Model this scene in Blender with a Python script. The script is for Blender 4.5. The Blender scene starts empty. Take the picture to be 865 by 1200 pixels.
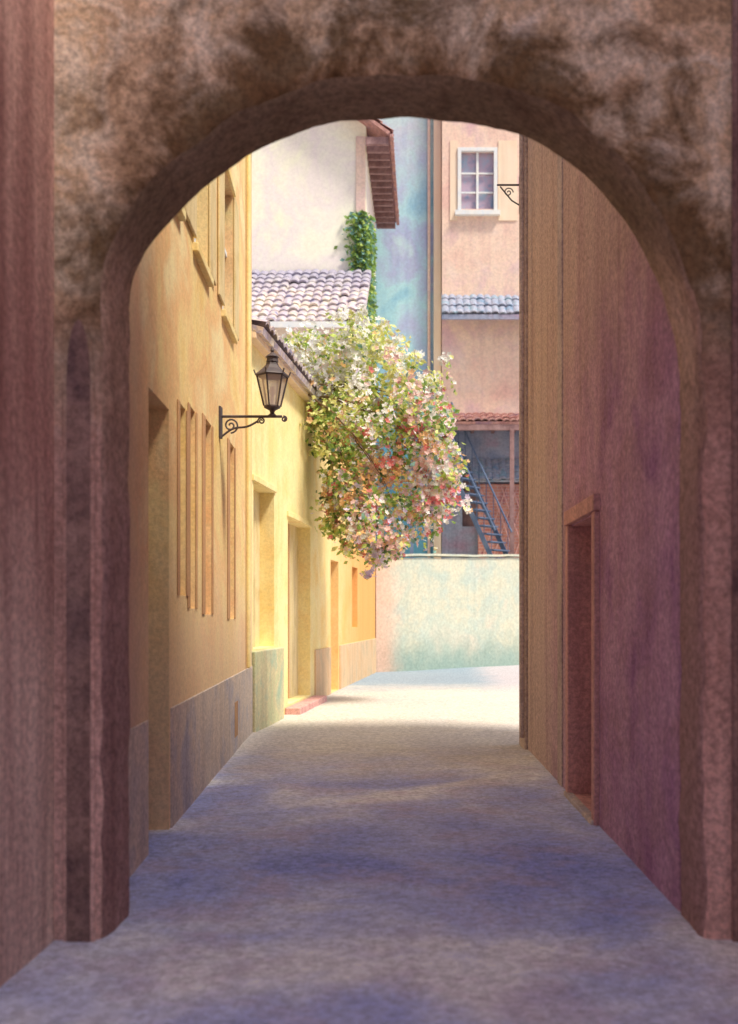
import bpy, bmesh, math, random
from mathutils import Vector, noise
random.seed(7)
S=bpy.context.scene
COL=S.collection

# ------------------------------------------------------------------ materials
def mix(nt,a,b,fac,mode='MIX'):
    m=nt.nodes.new('ShaderNodeMix'); m.data_type='RGBA'; m.blend_type=mode; m.clamp_factor=True
    for sock,v in ((m.inputs[6],a),(m.inputs[7],b),(m.inputs[0],fac)):
        if isinstance(v,(int,float)): sock.default_value=v
        elif isinstance(v,tuple): sock.default_value=(*v,1) if len(v)==3 else v
        else: nt.links.new(v,sock)
    return m.outputs[2]
def maprange(nt,v,a,b,c=0,d=1):
    m=nt.nodes.new('ShaderNodeMapRange'); nt.links.new(v,m.inputs[0])
    m.interpolation_type='SMOOTHSTEP'
    for i,x in enumerate((a,b,c,d)): m.inputs[i+1].default_value=x
    return m.outputs[0]
def noisen(nt,vec,scale,detail=4,rough=.6,dist=0):
    n=nt.nodes.new('ShaderNodeTexNoise'); nt.links.new(vec,n.inputs['Vector'])
    n.inputs['Scale'].default_value=scale; n.inputs['Detail'].default_value=detail
    n.inputs['Roughness'].default_value=rough; n.inputs['Distortion'].default_value=dist
    return n.outputs[0]
def mapping(nt,vec,sc,loc=(0,0,0)):
    m=nt.nodes.new('ShaderNodeMapping'); nt.links.new(vec,m.inputs[0])
    m.inputs['Scale'].default_value=sc; m.inputs['Location'].default_value=loc
    return m.outputs[0]
def ramp(nt,v,stops,lo=.33,hi=.67):
    r=nt.nodes.new('ShaderNodeValToRGB'); nt.links.new(v,r.inputs[0])
    e=r.color_ramp.elements; n=len(stops)
    while len(e)<n: e.new(.5)
    for i,c in enumerate(stops):
        e[i].position=lo+(hi-lo)*i/max(1,n-1); e[i].color=(*c,1)
    return r.outputs[0]
SEED=[0]
def mat(name,stops,scale=1.2,streak=.3,streakcol=(.45,.38,.42),grain=.22,gscale=70,bump=.3,rough=.9,grads=(),
        spec=.2,brick=None,ring=None,lohi=(.33,.67),stretch=(1,1,1),blotch=None):
    m=bpy.data.materials.new(name); m.use_nodes=True; nt=m.node_tree
    bs=nt.nodes['Principled BSDF']; bs.inputs['Roughness'].default_value=rough
    bs.inputs['Specular IOR Level'].default_value=spec
    tc=nt.nodes.new('ShaderNodeTexCoord').outputs['Object']
    SEED[0]+=3.7
    vec=mapping(nt,tc,(1,1,1),(SEED[0],SEED[0]*.7,0))
    bv_=mapping(nt,vec,stretch) if stretch!=(1,1,1) else vec
    c=ramp(nt,noisen(nt,bv_,scale,4,.6,.4),stops,*lohi)
    if blotch:   # second, finer layer of irregular patches
        col,sc,amt=blotch
        c=mix(nt,c,col,maprange(nt,noisen(nt,vec,sc,5,.7,.2),.46,.66,0,amt))
    sep=nt.nodes.new('ShaderNodeSeparateXYZ'); nt.links.new(tc,sep.inputs[0])
    wob=noisen(nt,vec,1.6,3,.65,.3) if (grads or ring) else None
    for ax,a,b,col,amt,w in grads:
        ma=nt.nodes.new('ShaderNodeMath'); ma.operation='MULTIPLY_ADD'
        nt.links.new(wob,ma.inputs[0]); ma.inputs[1].default_value=w*2
        nt.links.new(sep.outputs['XYZ'.index(ax)],ma.inputs[2])
        f=maprange(nt,ma.outputs[0],a+w,b+w,0,amt)
        c=mix(nt,c,col,f)
    if ring:   # darker mottled tint around the arch, fading outwards
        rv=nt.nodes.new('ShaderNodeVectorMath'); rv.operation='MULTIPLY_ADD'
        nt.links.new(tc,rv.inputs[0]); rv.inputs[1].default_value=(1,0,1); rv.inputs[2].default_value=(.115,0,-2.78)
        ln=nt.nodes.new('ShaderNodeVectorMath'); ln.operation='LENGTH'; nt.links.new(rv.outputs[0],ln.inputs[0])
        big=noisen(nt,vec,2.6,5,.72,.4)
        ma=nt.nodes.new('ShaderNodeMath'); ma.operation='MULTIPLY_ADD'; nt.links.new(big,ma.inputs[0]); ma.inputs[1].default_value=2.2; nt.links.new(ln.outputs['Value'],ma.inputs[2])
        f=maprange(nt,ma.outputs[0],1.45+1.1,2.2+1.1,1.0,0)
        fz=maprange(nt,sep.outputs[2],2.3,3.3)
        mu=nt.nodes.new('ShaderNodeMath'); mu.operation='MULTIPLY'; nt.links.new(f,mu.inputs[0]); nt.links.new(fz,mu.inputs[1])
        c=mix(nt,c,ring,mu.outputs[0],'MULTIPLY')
    if streak>0:
        sv=mapping(nt,vec,(3.2,3.2,.22))
        f=maprange(nt,noisen(nt,sv,1.6,4,.6,.2),.42,.72,0,streak)
        c=mix(nt,c,streakcol,f,'MULTIPLY')
    h=None
    if grain>0:
        h=noisen(nt,vec,gscale,4,.8)
        g=maprange(nt,h,.30,.70,1-grain,1+grain*.6)
        cc=nt.nodes.new('ShaderNodeCombineColor')
        for i in range(3): nt.links.new(g,cc.inputs[i])
        c=mix(nt,c,cc.outputs[0],1.0,'MULTIPLY')
    if brick:
        br=nt.nodes.new('ShaderNodeTexBrick')
        bv=nt.nodes.new('ShaderNodeCombineXYZ'); nt.links.new(sep.outputs[0],bv.inputs[0]); nt.links.new(sep.outputs[2],bv.inputs[1])
        nt.links.new(bv.outputs[0],br.inputs['Vector']); br.inputs['Scale'].default_value=1
        br.inputs['Brick Width'].default_value=.3; br.inputs['Row Height'].default_value=.11; br.inputs['Mortar Size'].default_value=.012
        c=mix(nt,c,brick,br.outputs['Fac'])
    nt.links.new(c,bs.inputs['Base Color'])
    if bump and h:
        bp=nt.nodes.new('ShaderNodeBump'); bp.inputs['Strength'].default_value=bump; bp.inputs['Distance'].default_value=.02
        nt.links.new(h,bp.inputs['Height']); nt.links.new(bp.outputs[0],bs.inputs['Normal'])
    return m

M={}
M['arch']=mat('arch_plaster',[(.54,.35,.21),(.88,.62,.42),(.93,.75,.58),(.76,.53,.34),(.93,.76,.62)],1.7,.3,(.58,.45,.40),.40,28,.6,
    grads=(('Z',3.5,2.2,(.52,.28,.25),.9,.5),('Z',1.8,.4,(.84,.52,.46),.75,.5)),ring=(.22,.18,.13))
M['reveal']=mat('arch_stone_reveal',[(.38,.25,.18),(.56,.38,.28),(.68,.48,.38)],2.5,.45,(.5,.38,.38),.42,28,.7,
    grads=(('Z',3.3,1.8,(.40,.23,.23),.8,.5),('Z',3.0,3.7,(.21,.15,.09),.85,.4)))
M['niche']=mat('dark_niche',[(.26,.15,.14),(.38,.23,.20),(.20,.12,.12)],2,.5,(.5,.4,.4),.4,28,.5)
M['brownwall']=mat('brown_plaster',[(.44,.22,.20),(.70,.43,.37),(.56,.29,.26)],1.0,.65,(.45,.33,.34),.38,28,.5,grads=(('Z',2.5,1.1,(.95,.74,.64),.9,.7),),stretch=(1,1,.4))
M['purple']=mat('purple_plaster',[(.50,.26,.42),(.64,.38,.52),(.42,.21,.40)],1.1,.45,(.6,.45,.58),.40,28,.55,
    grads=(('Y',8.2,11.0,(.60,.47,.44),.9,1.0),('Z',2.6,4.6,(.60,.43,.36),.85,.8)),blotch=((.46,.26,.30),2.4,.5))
M['pier']=mat('brown_grey_pier',[(.50,.39,.37),(.60,.48,.44),(.44,.34,.35)],1.3,.2,(.6,.5,.5),.35,28,.4,blotch=((.36,.28,.28),2.0,.5))
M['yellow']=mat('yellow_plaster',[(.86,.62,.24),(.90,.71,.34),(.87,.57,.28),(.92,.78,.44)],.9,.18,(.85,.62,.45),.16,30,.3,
    grads=(('Z',2.6,1.0,(.91,.66,.44),.6,.5),('Y',7.2,6.0,(.54,.34,.28),.7,.6)),blotch=((.86,.52,.26),1.6,.35))  # Y gradient paints shading onto the end nearest the arch
M['yellow2']=mat('yellow_plaster_warm',[(.89,.75,.33),(.93,.81,.43),(.88,.66,.26)],.8,.2,(.85,.6,.4),.12,25,.2,
    grads=(('Y',17,26,(.86,.40,.12),.9,1.2),),blotch=((.88,.60,.24),1.3,.35))
M['plinth']=mat('grey_plinth',[(.60,.51,.46),(.72,.59,.48),(.50,.46,.50)],1.6,.3,grain=.3,gscale=28)
M['plinth2']=mat('tan_plinth',[(.70,.46,.26),(.74,.52,.32),(.6,.46,.3)],1.6,.3,grain=.2,bump=0)
M['greenstone']=mat('green_stone',[(.56,.60,.36),(.70,.62,.38),(.42,.54,.40)],2,.3,grain=.2,gscale=25)
M['paledoor']=mat('pale_door_paint',[(.76,.62,.30),(.80,.66,.38),(.66,.52,.25)],2,.35,grain=.15,bump=0)
M['shutter']=mat('ochre_shutter',[(.66,.40,.20),(.56,.32,.18)],3,.4,grain=.2,bump=0)
M['darkdoor']=mat('dark_wood',[(.22,.15,.17),(.34,.22,.22)],3,.6,grain=.4,bump=0)
M['reddoor']=mat('red_door_wood',[(.50,.17,.14),(.62,.25,.2),(.40,.15,.14)],2.5,.5,grain=.35,gscale=28)
M['redframe']=mat('red_door_frame',[(.66,.36,.34),(.74,.42,.38)],2.5,.4,grain=.3,gscale=28)
M['cream']=mat('cream_plaster',[(.90,.86,.66),(.93,.91,.76),(.88,.80,.76),(.93,.91,.72)],.45,.08,(.85,.8,.75),.08,12,0)
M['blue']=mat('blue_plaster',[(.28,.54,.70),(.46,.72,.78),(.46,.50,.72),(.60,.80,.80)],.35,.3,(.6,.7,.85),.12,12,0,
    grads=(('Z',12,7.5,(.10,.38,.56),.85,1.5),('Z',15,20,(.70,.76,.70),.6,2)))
M['pink']=mat('pink_plaster',[(.78,.53,.45),(.84,.64,.52),(.70,.47,.50)],.6,.3,(.75,.6,.7),.15,12,0,blotch=((.72,.60,.56),1.2,.4))
M['peach']=mat('peach_trim',[(.88,.74,.58),(.88,.68,.50)],1,.15,grain=.1,bump=0)
M['slate']=mat('slate_blue_plaster',[(.22,.27,.42),(.34,.37,.50),(.38,.27,.38)],.8,.4,grain=.2,gscale=12,bump=0)
M['turq']=mat('mottled_wall_plaster',[(.50,.56,.47),(.66,.63,.49),(.56,.60,.50),(.70,.62,.50)],.5,.25,(.75,.8,.76),.18,14,.3,
    grads=(('Z',1.3,.1,(.27,.38,.34),.85,.6),('X',-.6,-1.35,(.76,.44,.32),.7,.4)),blotch=((.46,.56,.52),1.1,.6))  # X gradient paints the warm light bounced off the flowers
M['tile']=mat('roof_tile',[(.34,.32,.46),(.66,.54,.48),(.48,.42,.54),(.78,.70,.56),(.54,.40,.40)],2.6,.2,grain=.25,gscale=12,bump=0,
    grads=(('Z',9.8,11.0,(.30,.30,.42),.7,.3),))  # blue-violet shadow along the upper roof edge, painted into the tile colour
M['tileblue']=mat('roof_slate_tile',[(.20,.30,.44),(.40,.40,.50),(.26,.38,.48)],2.6,.2,grain=.25,gscale=12,bump=0)
M['tilered']=mat('roof_tile_red',[(.38,.18,.18),(.54,.30,.26),(.30,.18,.24)],2.6,.2,grain=.2,gscale=12,bump=0)
M['wood']=mat('weathered_wood',[(.26,.15,.15),(.36,.23,.23)],3,.4,grain=.2,gscale=12,bump=0)
M['white']=mat('white_paint',[(.70,.76,.82),(.84,.84,.80)],3,.1,grain=0,bump=0)
M['bluepaint']=mat('dark_blue_rail_paint',[(.08,.12,.22),(.14,.19,.30)],3,.2,grain=0,bump=0)
M['brick']=mat('red_brick',[(.52,.18,.16),(.62,.28,.22),(.42,.17,.2)],2.5,.2,grain=.2,gscale=12,bump=0,brick=(.55,.38,.36))
M['iron']=mat('wrought_iron',[(.05,.04,.05),(.11,.08,.08)],8,.2,grain=0,bump=0,rough=.55,spec=.5)
M['bark']=mat('vine_bark',[(.16,.10,.06),(.26,.17,.10)],8,.2,grain=0,bump=0)
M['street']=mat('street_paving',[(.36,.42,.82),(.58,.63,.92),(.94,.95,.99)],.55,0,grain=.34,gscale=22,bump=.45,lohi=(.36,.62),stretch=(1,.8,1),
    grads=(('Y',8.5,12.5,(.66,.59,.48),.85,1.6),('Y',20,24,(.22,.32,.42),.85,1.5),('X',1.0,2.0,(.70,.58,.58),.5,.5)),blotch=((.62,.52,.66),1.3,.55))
M['ground']=mat('ground_dirt',[(.56,.47,.40),(.66,.55,.46)],.6,0,grain=.3,gscale=20,bump=0)
def glass(name,cols,rough=.2):
    m=bpy.data.materials.new(name); m.use_nodes=True; b=m.node_tree.nodes['Principled BSDF']
    nt=m.node_tree; tc=nt.nodes.new('ShaderNodeTexCoord').outputs['Object']
    c=ramp(nt,noisen(nt,tc,1.9,3),cols)
    nt.links.new(c,b.inputs['Base Color']); b.inputs['Roughness'].default_value=rough; b.inputs['Specular IOR Level'].default_value=.8
    return m
M['glass']=glass('window_glass',[(.20,.28,.42),(.48,.36,.46),(.30,.42,.55)])  # mixed blue and pink tints paint reflections into the panes
def lglass():
    m=bpy.data.materials.new('lantern_glass'); m.use_nodes=True; nt=m.node_tree
    b=nt.nodes['Principled BSDF']; b.inputs['Base Color'].default_value=(.85,.75,.72,1); b.inputs['Roughness'].default_value=.3
    b.inputs['Alpha'].default_value=.45
    return m
M['lglass']=lglass()
def leafmat(name,col,tr=.35):
    m=bpy.data.materials.new(name); m.use_nodes=True; nt=m.node_tree
    out=nt.nodes['Material Output']; b=nt.nodes['Principled BSDF']; b.inputs['Roughness'].default_value=.7; b.inputs['Specular IOR Level'].default_value=.25
    tc=nt.nodes.new('ShaderNodeTexCoord').outputs['Object']
    c=ramp(nt,noisen(nt,tc,7,0),[tuple(x*.75 for x in col),tuple(min(1,x*1.3) for x in col)])
    nt.links.new(c,b.inputs['Base Color'])
    t=nt.nodes.new('ShaderNodeBsdfTranslucent'); nt.links.new(c,t.inputs[0])
    ms=nt.nodes.new('ShaderNodeMixShader'); ms.inputs[0].default_value=tr
    nt.links.new(b.outputs[0],ms.inputs[1]); nt.links.new(t.outputs[0],ms.inputs[2]); nt.links.new(ms.outputs[0],out.inputs[0])
    return m

# ------------------------------------------------------------------ mesh helpers
def empty(name):
    o=bpy.data.objects.new(name,None); COL.objects.link(o); return o
def mk(name,verts,faces,mats,parent=None,fm=None,smooth=False):
    me=bpy.data.meshes.new(name); me.from_pydata([tuple(v) for v in verts],[],faces)
    for m in (mats if isinstance(mats,list) else [mats]): me.materials.append(m)
    if fm:
        for p,i in zip(me.polygons,fm): p.material_index=i
    if smooth:
        for p in me.polygons: p.use_smooth=True
    me.update()
    o=bpy.data.objects.new(name,me); COL.objects.link(o)
    if parent: o.parent=parent
    return o
def fixn(o):
    bm=bmesh.new(); bm.from_mesh(o.data); bmesh.ops.recalc_face_normals(bm,faces=bm.faces); bm.to_mesh(o.data); bm.free()
def box(name,x0,x1,y0,y1,z0,z1,m,parent=None,bev=0):
    v=[(x,y,z) for z in (z0,z1) for y in (y0,y1) for x in (x0,x1)]
    f=[(0,2,3,1),(4,5,7,6),(0,1,5,4),(2,6,7,3),(0,4,6,2),(1,3,7,5)]
    o=mk(name,v,f,m,parent)
    if bev:
        b=o.modifiers.new('bevel','BEVEL'); b.width=bev; b.segments=2
    return o
def obox(name,p,u,n,u0,u1,n0,n1,z0,z1,m,parent=None,bev=0):
    v=[]
    for z in (z0,z1):
        for nn in (n0,n1):
            for uu in (u0,u1):
                v.append((p[0]+u[0]*uu+n[0]*nn,p[1]+u[1]*uu+n[1]*nn,z))
    f=[(0,2,3,1),(4,5,7,6),(0,1,5,4),(2,6,7,3),(0,4,6,2),(1,3,7,5)]
    o=mk(name,v,f,m,parent); fixn(o)
    if bev:
        b=o.modifiers.new('bevel','BEVEL'); b.width=bev; b.segments=2
    return o
def wall(name,p0,p1,inward,z0,z1,depth,openings,m,parent,rev=None):
    """house block whose street face carries real openings. openings: (u0,u1,z0,z1,recess,infill_mat)"""
    L=math.hypot(p1[0]-p0[0],p1[1]-p0[1]); u=((p1[0]-p0[0])/L,(p1[1]-p0[1])/L)
    n=(-u[1],u[0])
    if n[0]*inward[0]+n[1]*inward[1]<0: n=(-n[0],-n[1])
    P=lambda a,b,z:(p0[0]+u[0]*a+n[0]*b,p0[1]+u[1]*a+n[1]*b,z)
    us=sorted(set([0,L]+[o[0] for o in openings]+[o[1] for o in openings]))
    zs=sorted(set([z0,z1]+[o[2] for o in openings]+[o[3] for o in openings]))
    V=[];F=[];FM=[];mats=[m,rev or m]
    def q(a,b,c,d,i):
        k=len(V); V.extend([a,b,c,d]); F.append((k,k+1,k+2,k+3)); FM.append(i)
    for i in range(len(us)-1):
        for j in range(len(zs)-1):
            cu=(us[i]+us[i+1])/2; cz=(zs[j]+zs[j+1])/2
            if any(o[0]<cu<o[1] and o[2]<cz<o[3] for o in openings): continue
            q(P(us[i],0,zs[j]),P(us[i+1],0,zs[j]),P(us[i+1],0,zs[j+1]),P(us[i],0,zs[j+1]),0)
    for o in openings:
        a,b,c,d,r,im=o
        if im not in mats: mats.append(im)
        q(P(a,0,c),P(a,r,c),P(a,r,d),P(a,0,d),1); q(P(b,0,c),P(b,r,c),P(b,r,d),P(b,0,d),1)
        q(P(a,0,d),P(a,r,d),P(b,r,d),P(b,0,d),1); q(P(a,0,c),P(a,r,c),P(b,r,c),P(b,0,c),1)
        q(P(a,r,c),P(b,r,c),P(b,r,d),P(a,r,d),mats.index(im))
    q(P(0,depth,z0),P(L,depth,z0),P(L,depth,z1),P(0,depth,z1),0)
    q(P(0,0,z0),P(0,depth,z0),P(0,depth,z1),P(0,0,z1),0)
    q(P(L,0,z0),P(L,depth,z0),P(L,depth,z1),P(L,0,z1),0)
    q(P(0,0,z1),P(L,0,z1),P(L,depth,z1),P(0,depth,z1),0)
    o=mk(name,V,F,mats,parent,FM)
    return o,(p0,u,n,L)
def tiles(name,o,u,v,m,parent,tw=.24,rl=.38,amp=.05):
    """pantile roof: o eave corner, u along eave, v up the slope"""
    o=Vector(o);u=Vector(u);v=Vector(v);n=u.cross(v).normalized()
    if n.z<0:n=-n
    W=u.length;Lv=v.length;ud=u/W;vd=v/Lv
    k=6;nt_=max(1,round(W/tw));nu=nt_*k;rows=max(1,round(Lv/rl))
    V=[];F=[]
    for r in range(rows):
        for e in (0,1):
            for i in range(nu+1):
                t=i/k
                ti=int(min(t,nt_-.01))
                jj=.045*noise.noise(Vector((ti*1.7,r*2.3,3.3)))
                h=amp*abs(math.sin(math.pi*t))**.8+(.045 if e==0 else .0)+jj
                sag=-.05*math.sin(math.pi*i/nu)*(1+.6*noise.noise(Vector((ti*.3,r*.2,1))))
                vv=Lv*(r+e)/rows-(.02 if e==0 else -.03)+jj
                V.append(o+ud*(W*i/nu)+vd*vv+n*(h+sag*.5+.03))
        b=r*2*(nu+1)
        for i in range(nu): F.append((b+i,b+i+1,b+nu+2+i,b+nu+1+i))
    for r in range(rows):
        b=len(V); a=r*2*(nu+1)
        for i in range(nu+1): V.append(V[a+i]-n*.05)
        for i in range(nu): F.append((a+i,a+i+1,b+i+1,b+i))
    b=len(V)
    for s in (0,-.09):
        V+= [o+n*(s-.005),o+u+n*(s-.005),o+u+v+n*(s-.005),o+v+n*(s-.005)]
    F+=[(b,b+1,b+2,b+3),(b+4,b+5,b+6,b+7),(b,b+1,b+5,b+4),(b+1,b+2,b+6,b+5),(b+2,b+3,b+7,b+6),(b+3,b,b+4,b+7)]
    return mk(name,V,F,m,parent)
def tube(name,pts,r,m,parent,cyc=False):
    c=bpy.data.curves.new(name,'CURVE'); c.dimensions='3D'; s=c.splines.new('POLY'); s.points.add(len(pts)-1)
    for p,q in zip(s.points,pts): p.co=(*q[:3],1); p.radius=q[3] if len(q)>3 else 1
    s.use_cyclic_u=cyc; c.bevel_depth=r; c.bevel_resolution=2; c.materials.append(m); c.use_fill_caps=True
    o=bpy.data.objects.new(name,c); COL.objects.link(o); o.parent=parent; return o
def lathe(name,cx,cy,prof,seg,m,parent,rot=0,smooth=False):
    V=[];F=[]
    for r,z in prof:
        for i in range(seg):
            a=2*math.pi*i/seg+rot; V.append((cx+r*math.cos(a),cy+r*math.sin(a),z))
    for j in range(len(prof)-1):
        for i in range(seg):
            F.append((j*seg+i,j*seg+(i+1)%seg,(j+1)*seg+(i+1)%seg,(j+1)*seg+i))
    F.append(tuple(range(seg))[::-1]); F.append(tuple((len(prof)-1)*seg+i for i in range(seg)))
    return mk(name,V,F,m,parent,smooth=smooth)

# ------------------------------------------------------------------ ground & street
mk('ground',[(-300,-200,0),(300,-200,0),(300,400,0),(-300,400,0)],[(0,1,2,3)],M['ground'])
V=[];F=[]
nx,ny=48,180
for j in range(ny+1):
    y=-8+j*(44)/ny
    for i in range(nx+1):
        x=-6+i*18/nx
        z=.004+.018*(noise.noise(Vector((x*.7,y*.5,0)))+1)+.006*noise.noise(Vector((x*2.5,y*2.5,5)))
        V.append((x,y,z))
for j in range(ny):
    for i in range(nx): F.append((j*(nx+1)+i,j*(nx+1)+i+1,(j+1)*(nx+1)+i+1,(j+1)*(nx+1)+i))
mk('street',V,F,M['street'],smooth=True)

# ------------------------------------------------------------------ archway
A=empty('stone_archway')
prof=[(-1.562,2.6),(-1.560,3.0),(-1.558,3.30),(-1.445,3.542),(-1.287,3.732),(-1.107,3.89),(-.903,4.025),(-.677,4.13),(-.407,4.193),(-.135,4.206),(.135,4.193),(.407,4.138),(.632,4.048),(.858,3.881),(1.039,3.668),(1.174,3.429),(1.278,3.158),(1.322,2.91),(1.332,2.5)]
def resample(p,step):
    out=[]
    for i in range(len(p)-1):
        a=Vector(p[max(0,i-1)]);b=Vector(p[i]);c=Vector(p[i+1]);d=Vector(p[min(len(p)-1,i+2)])
        n=max(1,int((c-b).length/step))
        for k in range(n):
            t=k/n
            out.append(.5*((2*b)+(c-a)*t+(2*a-5*b+4*c-d)*t*t+(-a+3*b-3*c+d)*t**3))
    out.append(Vector(p[-1])); return out
pr=resample(prof,.045)
lft=[Vector((-1.562,z)) for z in [0+.1*i for i in range(26)]]
rgt=[Vector((1.332,2.4-.1*i)) for i in range(25)]
full=lft+pr+rgt
Y0,Y1=4.95,5.42
N=len(full)
nrm=[]
for i in range(N):
    t=(full[min(N-1,i+1)]-full[max(0,i-1)]).normalized(); nrm.append(Vector((-t.y,t.x)))
def ringpts(off,y,k,a):
    r_=[]
    for i in range(N):
        p=full[i]; d=off+a*noise.noise(Vector((p.x*5,p.y*5,k)))+a*.4*noise.noise(Vector((p.x*17,p.y*17,k)))
        q=p+nrm[i]*d
        r_.append((q.x,y,max(0,q.y) if p.y>.05 else 0))
    return r_
TOPZ=5.6
path=[(-3.6,2.55),(-3.6,TOPZ),(3.6,TOPZ),(3.6,2.45)]
seglen=[TOPZ-2.55,7.2,TOPZ-2.45]; tot=sum(seglen)
def onpath(f):
    d=f*tot
    for i,l in enumerate(seglen):
        if d<=l or i==2:
            t=min(1,d/l); return (path[i][0]*(1-t)+path[i+1][0]*t,path[i][1]*(1-t)+path[i+1][1]*t)
        d-=l
outer=[(-3.6,p[1]) for p in lft]+[onpath(i/(len(pr)-1)) for i in range(len(pr))]+[(3.6,p[1]) for p in rgt]
V=[];F=[];FM=[]
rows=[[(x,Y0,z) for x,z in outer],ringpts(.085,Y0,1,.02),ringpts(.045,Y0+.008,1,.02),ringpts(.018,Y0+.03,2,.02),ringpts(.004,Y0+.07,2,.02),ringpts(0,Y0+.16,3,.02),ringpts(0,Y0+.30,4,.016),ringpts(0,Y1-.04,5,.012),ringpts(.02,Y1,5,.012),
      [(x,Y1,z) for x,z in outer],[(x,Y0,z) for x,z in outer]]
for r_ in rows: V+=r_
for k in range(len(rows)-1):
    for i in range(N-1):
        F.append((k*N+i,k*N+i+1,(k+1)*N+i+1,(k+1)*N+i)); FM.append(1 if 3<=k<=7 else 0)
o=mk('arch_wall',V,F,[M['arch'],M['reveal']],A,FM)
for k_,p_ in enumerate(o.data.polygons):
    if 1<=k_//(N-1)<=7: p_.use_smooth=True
def arched(name,x0,x1,y0,y1,zs,zt,m):
    cxm=(x0+x1)/2; pp=[(x0,0),(x1,0)]
    for k in range(7):
        t=k/6; pp.append((x1+(cxm-x1)*(1-math.cos(t*math.pi/2)),zs+(zt-zs)*math.sin(t*math.pi/2)))
    for k in range(1,7):
        t=1-k/6; pp.append((x0+(cxm-x0)*(1-math.cos(t*math.pi/2)),zs+(zt-zs)*math.sin(t*math.pi/2)))
    V=[(x,y,z) for y in (y1,y0) for x,z in pp]; k=len(pp)
    o=mk(name,V,[tuple(range(k)),tuple(range(k,2*k))]+[(i,(i+1)%k,k+(i+1)%k,k+i) for i in range(k)],m,A); fixn(o)
    b=o.modifiers.new('b','BEVEL'); b.width=.008; b.segments=2
    return o
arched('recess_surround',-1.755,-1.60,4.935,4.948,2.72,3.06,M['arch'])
arched('recess_panel',-1.735,-1.62,4.928,4.934,2.70,3.02,M['niche'])
box('pilaster_strip',1.47,1.56,4.91,4.945,0,TOPZ-.1,M['niche'],A,.015)
box('pilaster_strip_inner',-2.0,-1.80,4.88,4.945,0,TOPZ-.1,M['brownwall'],A,.02)

H=empty('brown_house'); wall('walls',(-1.86,-6),(-1.80,4.95),(-1,0),0,5.2,4,[(6.0,7.2,0,2.4,.15,M['darkdoor'])],M['brownwall'],H)
H=empty('brown_house'); wall('walls',(1.80,-.1),(1.76,4.95),(1,0),0,11.8,5,[(2,3,1.2,2.8,.15,M['glass'])],M['brownwall'],H)  # unseen right-hand house, sized to shade the arch face and admit bounce

# ------------------------------------------------------------------ left yellow house (near)
H=empty('yellow_house')
p0=(-1.737,5.43);p1=(-2.34,13.7)
y2u=lambda y:(y-5.43)/math.cos(math.atan2(.603,8.27))
ops=[(y2u(6.75),y2u(7.5),.02,3.1,.16,M['darkdoor'])]
ups=((7.1,7.9),(8.7,9.5),(10.6,11.5))
for a,b in ups: ops.append((y2u(a),y2u(b),4.75,6.3,.12,M['glass']))
bars=((7.85,7.95,1.75,3.25),(8.35,8.45,1.65,3.33),(9.15,9.32,1.6,3.4),(11.0,11.2,1.55,3.5))
for a,b,c0,c1 in bars: ops.append((y2u(b),y2u(b+(.3 if b<9 else .45)),c0,c1,.07,M['shutter']))
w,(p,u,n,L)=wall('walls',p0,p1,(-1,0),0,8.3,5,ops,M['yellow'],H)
for a,b,c0,c1 in bars:
    obox('window_shutter',p,u,n,y2u(a)-.01,y2u(b)-.01,-.012,-.003,c0,c1,M['shutter'],H,.004)
    e=y2u(b+(.3 if b<9 else .45))
    obox('window_shutter',p,u,n,e+.01,e+.09,-.012,-.003,c0,c1,M['shutter'],H,.004)
for a,b in ups:
    a,b=y2u(a),y2u(b)
    obox('window_sill',p,u,n,a-.08,b+.08,-.05,.05,4.66,4.74,M['yellow2'],H,.01)
    obox('window_head',p,u,n,a-.1,b+.1,-.03,.02,6.32,6.42,M['yellow2'],H,.01)
    obox('shutter',p,u,n,a-.42,a-.03,-.03,-.004,4.78,6.3,M['paledoor'],H,.01)
    obox('shutter',p,u,n,b+.03,b+.42,-.03,-.004,4.78,6.3,M['paledoor'],H,.01)
    obox('window_mullion',p,u,n,(a+b)/2-.03,(a+b)/2+.03,.05,.1,4.76,6.29,M['white'],H)
    obox('window_bar',p,u,n,a+.01,b-.01,.06,.1,5.6,5.65,M['white'],H)
obox('plinth',p,u,n,y2u(7.56),L-.003,-.012,.01,0,.91,M['plinth'],H,.008)
obox('plinth_part',p,u,n,0.3,y2u(6.7),-.012,.01,0,.91,M['plinth'],H,.008)
obox('plinth_vent',p,u,n,y2u(11.6),y2u(11.9),-.018,-.010,.2,.6,M['shutter'],H,.003)
obox('downpipe',p,u,n,y2u(12.9),y2u(12.96),-.06,-.01,.92,8.2,M['yellow2'],H,.02)
obox('eave',p,u,n,0,L,-.3,.2,8.3,8.42,M['wood'],H)

# ------------------------------------------------------------------ left yellow house (far)
H=empty('yellow_house')
p0=(-2.40,13.72);p1=(-1.4,27.9)
def v2u(y): return (y-13.72)/math.cos(math.atan2(1.0,14.18))
ops=[(v2u(14.05),v2u(15.35),1.12,3.42,.22,M['paledoor']),(v2u(16.35),v2u(18.3),.16,3.15,.22,M['paledoor']),
     (v2u(20.5),v2u(21.5),.02,2.7,.2,M['shutter']),(v2u(23.5),v2u(24.4),1.3,2.7,.15,M['shutter'])]
w,(p,u,n,L)=wall('walls',p0,p1,(-1,0),0,5.3,4,ops,M['yellow2'],H)
obox('stone_base',p,u,n,v2u(13.75),v2u(15.6),-.10,.01,0,1.10,M['greenstone'],H,.015)
obox('door_leaf',p,u,n,v2u(14.68),v2u(14.72),.18,.215,1.14,3.4,M['shutter'],H)
obox('door_leaf',p,u,n,v2u(17.3),v2u(17.34),.18,.215,.18,3.13,M['shutter'],H)
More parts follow.
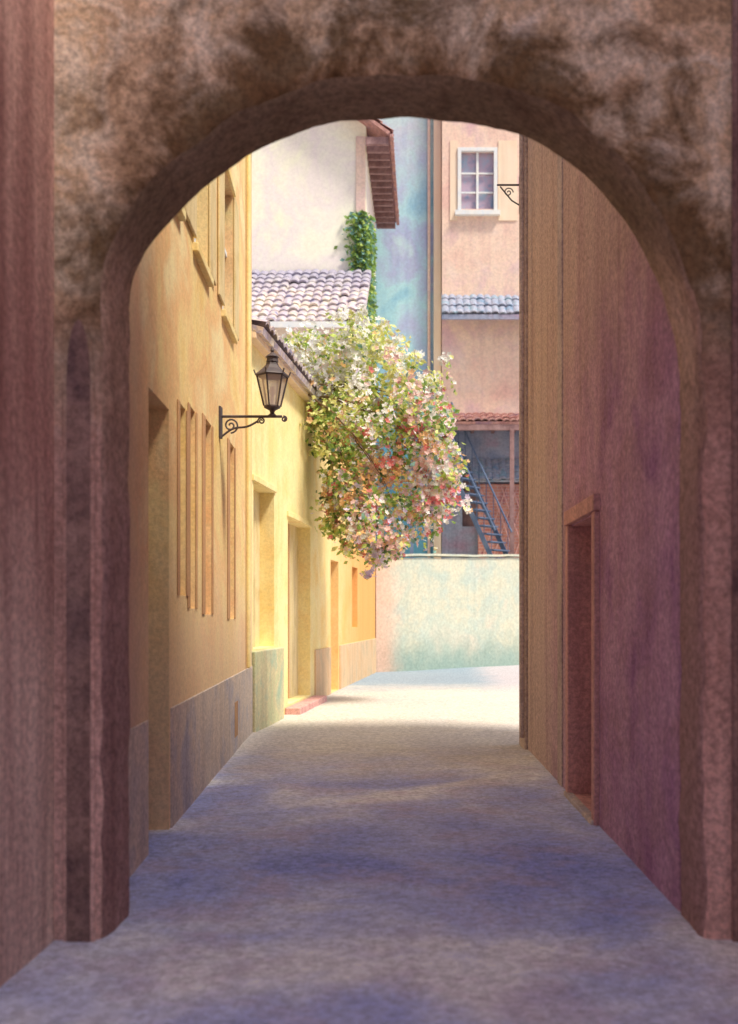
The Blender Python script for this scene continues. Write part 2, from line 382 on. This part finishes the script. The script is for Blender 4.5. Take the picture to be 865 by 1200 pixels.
for a,b,z in ((14.05,15.35,3.42),(16.35,18.3,3.15)):
    obox('door_head',p,u,n,v2u(a)-.08,v2u(b)+.08,-.03,.01,z+.01,z+.10,M['yellow2'],H,.01)
obox('door_step',p,u,n,v2u(16.1),v2u(18.6),-.25,-.003,0,.13,M['redframe'],H,.015)
obox('plinth',p,u,n,v2u(18.7),v2u(20.4),-.03,.01,0,.95,M['plinth2'],H,.01)
obox('plinth_part',p,u,n,v2u(21.6),L,-.03,.01,0,.95,M['plinth2'],H,.01)
obox('cornice',p,u,n,0,L,-.12,.1,5.3,5.42,M['peach'],H,.01)
P=lambda a,b,z:Vector((p[0]+u[0]*a+n[0]*b,p[1]+u[1]*a+n[1]*b,z))
tiles('roof',P(0,-.22,5.45),P(L,0,0)-P(0,0,0),P(0,3.2,6.3)-P(0,0,5.45),M['tile'],H)

# ------------------------------------------------------------------ house with tiled roof + tall cream house
H=empty('tile_roofed_house')
wall('walls',(-7,25.5),(-1.84,25.5),(0,1),0,8.85,3.1,[(1.0,2.0,6.5,7.9,.15,M['glass'])],M['cream'],H)
tiles('roof',(-7.3,25.1,8.75),(5.75,0,0),(0,3.6,2.45),M['tile'],H)
box('eave_board',-7.3,-1.57,25.02,25.09,8.62,8.76,M['white'],H)
H=empty('cream_house')
wall('walls',(-8.5,28.75),(-1.7,28.75),(0,1),0,15.4,5.4,[(1.5,2.5,11.8,13.5,.15,M['glass'])],M['cream'],H)
mk('gable',[(-8.5,28.76,15.4),(-1.7,28.76,15.4),(-5.1,28.76,18),(-8.5,34.1,15.4),(-1.7,34.1,15.4),(-5.1,34.1,18)],[(0,1,2),(3,5,4)],M['cream'],H)
tiles('roof',(-1.00,28.2,14.9),(0,6.4,0),(-4,0,2.95),M['tilered'],H)
tiles('roof_back',(-9.1,34.6,15.15),(0,-6.4,0),(4,0,2.95),M['tilered'],H)
for i in range(14):
    box('rafter',-1.69,-1.05,28.3+i*.47,28.42+i*.47,14.6,14.8,M['wood'],H)
box('gutter',-1.02,-.92,28.2,34.6,14.74,14.84,M['tilered'],H,.02)
box('corner_quoin',-1.98,-1.72,28.69,28.745,12.6,15.0,M['pink'],H,.01)
# ------------------------------------------------------------------ blue house and pink house
H=empty('blue_house')
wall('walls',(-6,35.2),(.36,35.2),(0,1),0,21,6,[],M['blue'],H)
box('corner_pilaster',.24,.50,34.95,35.19,0,20.9,M['peach'],H,.02)
tube('downpipe',[(.08,35.1,3.3),(.08,35.1,20.5)],.05,M['pink'],H)
box('cornice',-6.2,.2,34.9,35.3,20.9,21.3,M['peach'],H)
H=empty('pink_house')
w,(p,u,n,L)=wall('upper_walls',(.52,34.6),(7,34.6),(0,1),11.9,21.5,6,[(.62,1.78,15.3,17.25,.14,M['glass']),(4.2,5.4,15.3,17.25,.14,M['glass'])],M['pink'],H)
wall('middle_walls',(.52,34.75),(7,34.75),(0,1),7.9,11.9,5.8,[(4.2,5.2,8.9,10.8,.14,M['glass'])],M['pink'],H)
wall('lower_walls',(.52,34.95),(7,34.95),(0,1),0,7.9,5.6,[(.7,1.25,4.6,6.6,.2,M['darkdoor'])],M['slate'],H)
for X in (1.14,4.72):
    a,b=X,X+1.16
    for nm,x0,x1,z0,z1,yy in (('frame',a-.09,a+.03,15.2,17.35,0),('frame',b-.03,b+.09,15.2,17.35,0),('frame',a+.03,b-.03,17.23,17.35,0),('sill',a-.18,b+.18,15.05,15.2,-.1)):
        box('window_'+nm,x0,x1,34.52+yy,34.64,z0,z1,M['white'],H)
    box('window_mullion',(a+b)/2-.04,(a+b)/2+.04,34.63,34.7,15.22,17.22,M['white'],H)
    for z in (15.85,16.5): box('window_bar',a+.04,b-.04,34.65,34.7,z,z+.05,M['white'],H)
    box('surround_panel',b+.12,b+.75,34.57,34.597,14.9,17.6,M['peach'],H)
    box('surround_panel',a-.35,a-.1,34.57,34.597,14.9,17.6,M['peach'],H)
tiles('pent_roof',(.5,33.9,11.55),(6.4,0,0),(0,.9,.95),M['tileblue'],H)
box('pent_fascia',.5,6.9,33.85,33.92,11.36,11.52,M['slate'],H)
tiles('canopy_roof',(.6,33.4,7.9),(6.2,0,0),(0,1.4,.5),M['tilered'],H)
box('canopy_beam',.6,6.8,33.42,33.56,7.62,7.80,M['wood'],H)
for i in range(9): box('canopy_rafter',.8+i*.7,.9+i*.7,33.45,34.9,7.76,7.86,M['wood'],H)
for x in (2.72,5.5): box('canopy_post',x,x+.14,33.42,33.56,3.2,7.62,M['wood'],H)
tiles('lean_to_roof',(1.5,34.3,6.1),(5.2,0,0),(0,.62,.75),M['tileblue'],H)
box('brick_base',1.75,4.6,34.6,34.93,3.2,6.0,M['brick'],H)
for i in range(8):
    x=1.8+i*.36
    tube('lattice_lath',[(x,34.55,3.3),(x+.9,34.55,5.9)],.02,M['redframe'],H)
    tube('lattice_lath',[(x+.9,34.53,3.3),(x,34.53,5.9)],.02,M['redframe'],H)

# retaining wall + terrace
T=empty('retaining_wall')
V=[];F=[]
pts=[(-1.38,27.95),(-.2,28.9),(1.4,30.6),(3.7,32.6),(9,35)]
n_=60
def along(t):
    t*=len(pts)-1; i=min(int(t),len(pts)-2); f=t-i
    return (pts[i][0]*(1-f)+pts[i+1][0]*f, pts[i][1]*(1-f)+pts[i+1][1]*f)
for i in range(n_+1):
    x,y=along(i/n_); top=3.22+.05*noise.noise(Vector((x*2,y,0)))+x*.05
    V+=[(x,y,0),(x,y,top),(x-.2,y+.35,top),(x-.2,y+.35,0)]
for i in range(n_):
    a=i*4
    for j in range(3): F.append((a+j,a+j+1,a+4+j+1,a+4+j))
F+=[(0,1,2,3),(n_*4,n_*4+1,n_*4+2,n_*4+3)]
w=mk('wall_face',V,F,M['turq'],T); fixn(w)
V=[];F=[]
for i in range(n_+1):
    x,y=along(i/n_); top=3.26+x*.05+.04*noise.noise(Vector((x*1.3,y,3)))
    V+=[(x+.04,y-.04,top),(x+.04,y-.04,top+.06),(x-.26,y+.4,top+.06),(x-.26,y+.4,top)]
for i in range(n_):
    a=i*4
    for j in range(4): F.append((a+j,a+(j+1)%4,a+4+(j+1)%4,a+4+j))
F+=[(0,1,2,3),(n_*4,n_*4+1,n_*4+2,n_*4+3)]
w=mk('coping',V,F,M['turq'],T); fixn(w)
mk('terrace',[(-1.6,28.2,3.1),(-.3,29.1,3.1),(1.3,30.9,3.1),(3.6,32.9,3.1),(9,35.3,3.1),(9,36,3.1),(-1.6,36,3.1)],[(0,1,2,3,4,5,6)],M['turq'],None)
# outdoor staircase
H=empty('outdoor_staircase')
top=Vector((.55,34.2,7.75)); bot=Vector((2.45,32.6,3.25)); n_=17
d=(bot-top); hd=Vector((d.x,d.y,0)).normalized(); sd=Vector((-hd.y,hd.x,0))
for s in (-.45,.45):
    V=[]
    for q in (top,bot):
        for a in (-.02,.02):
            for z in (-.28,.05): V.append(q+sd*(s+a)+Vector((0,0,z)))
    o=mk('stringer',V,[(0,1,3,2),(4,6,7,5),(0,4,5,1),(2,3,7,6),(1,5,7,3),(0,2,6,4)],M['bluepaint'],H); fixn(o)
    tube('handrail',[top+sd*s+Vector((0,0,1)),bot+sd*s+Vector((0,0,1))],.03,M['bluepaint'],H)
    for i in range(0,n_+1,2):
        q=top.lerp(bot,i/n_)+sd*s; tube('baluster',[q,q+Vector((0,0,1))],.013,M['bluepaint'],H)
for i in range(n_):
    q=top.lerp(bot,(i+.5)/n_); V=[]
    for a in (-.16,.16):
        for b in (-.43,.43):
            for z in (-.02,.02): V.append(q+hd*a+sd*b+Vector((0,0,z)))
    o=mk('tread',V,[(0,1,3,2),(4,6,7,5),(0,4,5,1),(2,3,7,6),(1,5,7,3),(0,2,6,4)],M['bluepaint'],H); fixn(o)
box('landing',-.6,.6,33.6,34.9,7.6,7.75,M['bluepaint'],H)
box('landing_post',-.55,-.43,33.65,33.77,3.1,7.6,M['bluepaint'],H)

# ------------------------------------------------------------------ right purple house
H=empty('purple_house')
p0=(1.34,5.43);p1=(1.17,12.5)
x2=lambda y:(y-5.43)
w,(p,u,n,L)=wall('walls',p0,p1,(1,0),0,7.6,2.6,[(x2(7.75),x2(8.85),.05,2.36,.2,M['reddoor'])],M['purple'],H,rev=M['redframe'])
a,b=x2(7.75),x2(8.85)
obox('door_jamb',p,u,n,a-.12,a,-.04,.01,0,2.37,M['redframe'],H,.01)
obox('door_jamb',p,u,n,b,b+.12,-.04,.01,0,2.37,M['redframe'],H,.01)
obox('door_lintel',p,u,n,a-.14,b+.14,-.05,.01,2.373,2.5,M['redframe'],H,.01)
obox('door_sill',p,u,n,a-.1,b+.1,-.06,.01,0,.06,M['plinth'],H,.01)
for i in range(1,5): obox('door_board_gap',p,u,n,a+.22*i,a+.22*i+.015,.19,.197,.06,2.35,M['darkdoor'],H)
for z in (.5,1.9): obox('door_ledge',p,u,n,a+.03,b-.03,.165,.198,z,z+.12,M['darkdoor'],H,.005)
obox('corner_pier',p,u,n,L-.55,L+.02,-.04,.2,0,7.58,M['pier'],H,.02)
obox('pilaster',p,u,n,x2(9.35),x2(9.6),-.015,.01,0,7.58,M['pier'],H,.01)
obox('eave',p,u,n,0,L,-.12,.4,7.6,7.7,M['wood'],H)
tube('rain_pipe',[(1.08,11.6,.2),(1.08,11.6,7.5)],.03,M['pier'],H)
H=empty('iron_sign_bracket')
tube('arm',[(1.14,12.52,6.85),(.86,12.52,6.85)],.012,M['iron'],H)
tube('brace',[(1.14,12.52,6.6),(1.04,12.52,6.66),(.9,12.52,6.83)],.009,M['iron'],H)
tube('wall_bar',[(1.14,12.52,6.5),(1.14,12.52,6.95)],.012,M['iron'],H)
pts2=[(1.0+.06*(1-k/22)*math.cos(k*.5),12.52,6.76+.06*(1-k/22)*math.sin(k*.5)) for k in range(20)]
tube('scroll',pts2,.007,M['iron'],H)

# ------------------------------------------------------------------ wall lantern
H=empty('wall_lantern'); cx,cy=-1.56,10.35
z0=3.60
wx=-2.10
obox('wall_plate',(wx,cy),(0,1),(-1,0),-.05,.05,-.03,.03,3.38,3.70,M['iron'],H,.008)
tube('bracket_arm',[(wx,cy,z0),(cx+.1,cy,z0)],.014,M['iron'],H)
def scroll(cxx,czz,r0,r1,a0,a1,n=30): return [(cxx+(r0+(r1-r0)*k/n)*math.cos(a0+(a1-a0)*k/n),cy,czz+(r0+(r1-r0)*k/n)*math.sin(a0+(a1-a0)*k/n)) for k in range(n+1)]
arc=[]
for k in range(21):
    t=k/20; arc.append((wx+.03+.36*t,cy,3.40+.15*math.sin(t*math.pi/2)**1.5+.03*math.sin(t*math.pi*2)))
tube('bracket_brace',arc,.011,M['iron'],H)
tube('scroll_large',scroll(wx+.12,3.51,.078,.012,math.pi*1.5,math.pi*5),.009,M['iron'],H)
tube('scroll_small',scroll(wx+.43,3.555,.038,.008,math.pi*1.2,-math.pi*2),.008,M['iron'],H)
tube('scroll_tip',scroll(cx+.12,3.575,.03,.006,math.pi*.6,-math.pi*2.6),.008,M['iron'],H)
lathe('pedestal',cx,cy,[(.02,3.59),(.045,3.61),(.02,3.635),(.03,3.66),(.085,3.69),(.085,3.705)],12,M['iron'],H)
seg=6; zb,zt=3.705,4.0; rb,rt=.085,.155
lathe('lantern_glass',cx,cy,[(rb-.008,zb),(rt-.008,zt)],seg,M['lglass'],H,rot=.3)
for i in range(seg):
    a=2*math.pi*i/seg+.3
    tube('frame_bar',[(cx+rb*math.cos(a),cy+rb*math.sin(a),zb),(cx+rt*math.cos(a),cy+rt*math.sin(a),zt)],.009,M['iron'],H)
lathe('top_rim',cx,cy,[(rt+.008,zt),(rt+.022,zt+.012),(rt+.012,zt+.025)],seg,M['iron'],H,rot=.3)
lathe('roof',cx,cy,[(rt+.01,zt+.025),(.10,zt+.08),(.065,zt+.12),(.06,zt+.14)],seg,M['iron'],H,rot=.3)
lathe('chimney',cx,cy,[(.05,zt+.14),(.062,zt+.15),(.055,zt+.19),(.07,zt+.2),(.03,zt+.235),(.012,zt+.25),(.022,zt+.265),(.006,zt+.31)],10,M['iron'],H)
for i in range(seg):
    a=2*math.pi*i/seg+.3
    tube('crest',[(cx+(rt+.015)*math.cos(a),cy+(rt+.015)*math.sin(a),zt+.02),(cx+(rt+.03)*math.cos(a),cy+(rt+.03)*math.sin(a),zt+.06)],.007,M['iron'],H)
lathe('candle_burner',cx,cy,[(.02,3.71),(.02,3.82),(.035,3.84),(.02,3.9)],8,M['peach'],H)

# ------------------------------------------------------------------ flowering vine
H=empty('flowering_vine')
poly=[(-2.5,6.2),(-2.1,6.5),(-1.5,6.5),(-1.05,6.65),(-.45,6.35),(-.1,5.95),(.12,5.75),(.2,5.2),(.2,4.7),(.36,4.35),(.5,3.55),(.15,3.25),(-.15,3.6),(-.45,3.1),(-.57,2.7),(-.9,2.6),(-1.15,3.1),(-1.5,2.95),(-1.78,3.55),(-1.7,4.2),(-2.05,4.9),(-2.35,5.5)]
def inside(x,z):
    c=False;n=len(poly)
    for i in range(n):
        x1,z1=poly[i];x2_,z2=poly[(i+1)%n]
        if (z1>z)!=(z2>z) and x<(x2_-x1)*(z-z1)/(z2-z1)+x1: c=not c
    return c
cols=[('vine_leaf_dark',(.10,.17,.07)),('vine_leaf_green',(.24,.38,.10)),('vine_leaf_lime',(.54,.66,.18)),('vine_leaf_yellow',(.86,.82,.34)),
      ('petal_white',(.92,.90,.82)),('petal_pink',(.88,.54,.52)),('petal_red',(.66,.17,.18)),('petal_orange',(.86,.48,.24)),('petal_mauve',(.66,.56,.76)),('leaf_bluegreen',(.24,.44,.40))]
LM=[leafmat(a,b) for a,b in cols]
wallx=lambda y:-2.40+(y-13.72)*.0705
V=[];F=[];FM=[]
def leaf(c,s,mi,droop=.5):
    a=random.uniform(0,2*math.pi); el=random.uniform(-.9,.9)
    d=Vector((math.cos(a)*math.cos(el),math.sin(a)*math.cos(el),math.sin(el)-droop)).normalized()
    w=d.cross(Vector((random.gauss(0,1),random.gauss(0,1),random.gauss(0,1)))).normalized()
    nn=d.cross(w)
    k=len(V)
    V.extend([c,c+d*s*.5+w*s*.33+nn*s*.1,c+d*s,c+d*s*.5-w*s*.33+nn*s*.1,c+d*s*.55-nn*s*.02])
    F.extend([(k,k+1,k+4),(k+1,k+2,k+4),(k+2,k+3,k+4),(k+3,k,k+4)]); FM.extend([mi]*4)
def flower(c,s,mi):
    nn=Vector((random.gauss(.2,.6),random.gauss(-.8,.5),random.gauss(.5,.5))).normalized()
    a=nn.orthogonal().normalized(); b=nn.cross(a); n5=5; r0=random.uniform(0,6)
    for i in range(n5):
        t=r0+2*math.pi*i/n5; e=.5
        k=len(V)
        V.extend([c,c+(a*math.cos(t-e)+b*math.sin(t-e))*s*.75+nn*s*.2,c+(a*math.cos(t)+b*math.sin(t))*s+nn*s*.3,c+(a*math.cos(t+e)+b*math.sin(t+e))*s*.75+nn*s*.2])
        F.append((k,k+1,k+2,k+3)); FM.append(mi)
def pick(x,z):
    top=(z-2.6)/4.0
    if top>.78: ws=[0,4,26,44,38,3,0,3,0,1]  # paler mix on the crown paints in the sunlight there
    elif top>.6: ws=[2,16,34,32,16,4,2,5,1,2]
    elif top>.4: ws=[5,22,28,22,10,7,5,6,3,4]
    else: ws=[5,15,18,16,15,13,7,7,7,6]
    if x>-.3 and top<.75: ws=[w_*f for w_,f in zip(ws,(1,.8,.7,.6,1.7,1.9,1.2,.8,2.2,1.6))]
    if x<-1.3 and top<.7: ws=[w_*f for w_,f in zip(ws,(.8,1.2,1.5,1.8,.5,.5,.8,1.4,.3,.3))]
    return random.choices(range(10),ws)[0]
clumps=[]
while len(clumps)<205:
    x=random.uniform(-2.6,.55);z=random.uniform(2.5,6.7)
    if not inside(x,z): continue
    if noise.noise(Vector((x*2.2,z*2.2,9)))<-.2 and random.random()<.75: continue
    y=18+random.gauss(0,.5)-.25*(x+1)
    x=max(x,wallx(y)+.12) if z<5.6 else x
    clumps.append((x,y,z,pick(x,z),random.uniform(.10,.27)))
for i in range(len(poly)):
    a=Vector(poly[i]);b=Vector(poly[(i+1)%len(poly)])
    for k in range(5):
        q=a.lerp(b,random.random()); x,z=q.x+random.gauss(0,.13),q.y+random.gauss(0,.13)
        y=18+random.gauss(0,.3); x=max(x,wallx(y)+.12) if z<5.6 else x
        clumps.append((x,y,z,pick(x,z),.085))
for x,y,z,mi,r in clumps:
    for k in range(int(280*r)):
        c=Vector((x+random.gauss(0,r*.65),y+random.gauss(0,r*.8),z+random.gauss(0,r*.65)))
        m_=mi if random.random()<.5 else pick(c.x,c.z)
        if 4<=m_<=8: flower(c,random.uniform(.035,.07),m_)
        else: leaf(c,random.uniform(.07,.14),m_)
for i in range(48):
    x=random.uniform(-1.7,.5); z=random.uniform(3.0,3.9) if x<0 else random.uniform(3.4,4.6); y=18+random.gauss(0,.4)
    if i>32: x=random.uniform(.0,.35); z=random.uniform(4.5,5.8)
    s_=random.choice((-1,1,1.5)); ln_=random.randint(10,20)
    for k in range(ln_):
        c=Vector((x+k*.010*s_+random.gauss(0,.02),y,z-k*.033)); m_=pick(x,z)
        (flower(c,.045,m_) if 4<=m_<=8 else leaf(c,.09,m_,1.0))
mk('foliage',V,F,LM,H,FM)
for i in range(11):
    a=Vector((wallx(18)-.1,17.4+i*.12,5.4)); bx,bz=random.choice([(-.2,5.2),(.3,4.2),(-.6,3.6),(-1.2,3.5),(-.8,5.6),(.1,5.2),(-1.6,4.0)])
    b=Vector((bx,18+random.gauss(0,.4),bz)); c=(a+b)/2+Vector((0,0,.7))
    pts2=[]
    for k in range(13):
        t=k/12; q=a*(1-t)**2+c*2*t*(1-t)+b*t*t; pts2.append((q.x+random.gauss(0,.015),q.y,q.z+random.gauss(0,.015),1-.7*t))
    tube('stem',pts2,.02,M['bark'],H)

H=empty('climbing_ivy'); V=[];F=[];FM=[]
for k in range(4200):
    z=random.uniform(8.8,12.9); s=.5+.5*noise.noise(Vector((0,0,z*.9)))
    if random.random()<.45: c=Vector((-1.66+random.uniform(0,.1),28.8+random.uniform(0,3.6)*s,z))
    else: c=Vector((-1.7-abs(random.gauss(0,.17))*1.2,28.7-random.uniform(0,.08),z))
    leaf(c,random.uniform(.1,.2),random.choice([1,1,1,1,9,9,2]),.8)
mk('foliage',V,F,LM,H,FM)

# ------------------------------------------------------------------ light (hazy sun)
el=math.radians(60); az=math.radians(33)
sd=Vector((math.cos(el)*math.cos(az),-math.cos(el)*math.sin(az),math.sin(el)))
L=bpy.data.lights.new('sun','SUN'); L.energy=4.6; L.angle=math.radians(9); L.color=(1,.92,.76)
lo=bpy.data.objects.new('sun',L); COL.objects.link(lo); lo.rotation_euler=sd.to_track_quat('Z','Y').to_euler(); lo.location=(8,-6,20)
W=bpy.data.worlds.new('World'); S.world=W; W.use_nodes=True; nt=W.node_tree
sk=nt.nodes.new('ShaderNodeTexSky'); sk.sky_type='NISHITA'; sk.sun_disc=False; sk.sun_elevation=el; sk.sun_rotation=math.atan2(sd.x,sd.y)
sk.dust_density=3.0; sk.air_density=1.0
nt.links.new(sk.outputs[0],nt.nodes['Background'].inputs[0]); nt.nodes['Background'].inputs[1].default_value=.15

# ------------------------------------------------------------------ camera
c=bpy.data.cameras.new('camera'); co=bpy.data.objects.new('camera',c); COL.objects.link(co)
co.location=(0,0,1.6); co.rotation_euler=(math.pi/2,0,0)
c.sensor_fit='VERTICAL'; c.sensor_height=36; c.sensor_width=36; c.lens=36; c.shift_x=-67.5/1200; c.shift_y=.1; c.clip_end=1000
c.dof.use_dof=True; c.dof.focus_distance=12; c.dof.aperture_fstop=1.4
S.camera=co
S.view_settings.view_transform='Standard'; S.view_settings.look='None'; S.view_settings.exposure=0
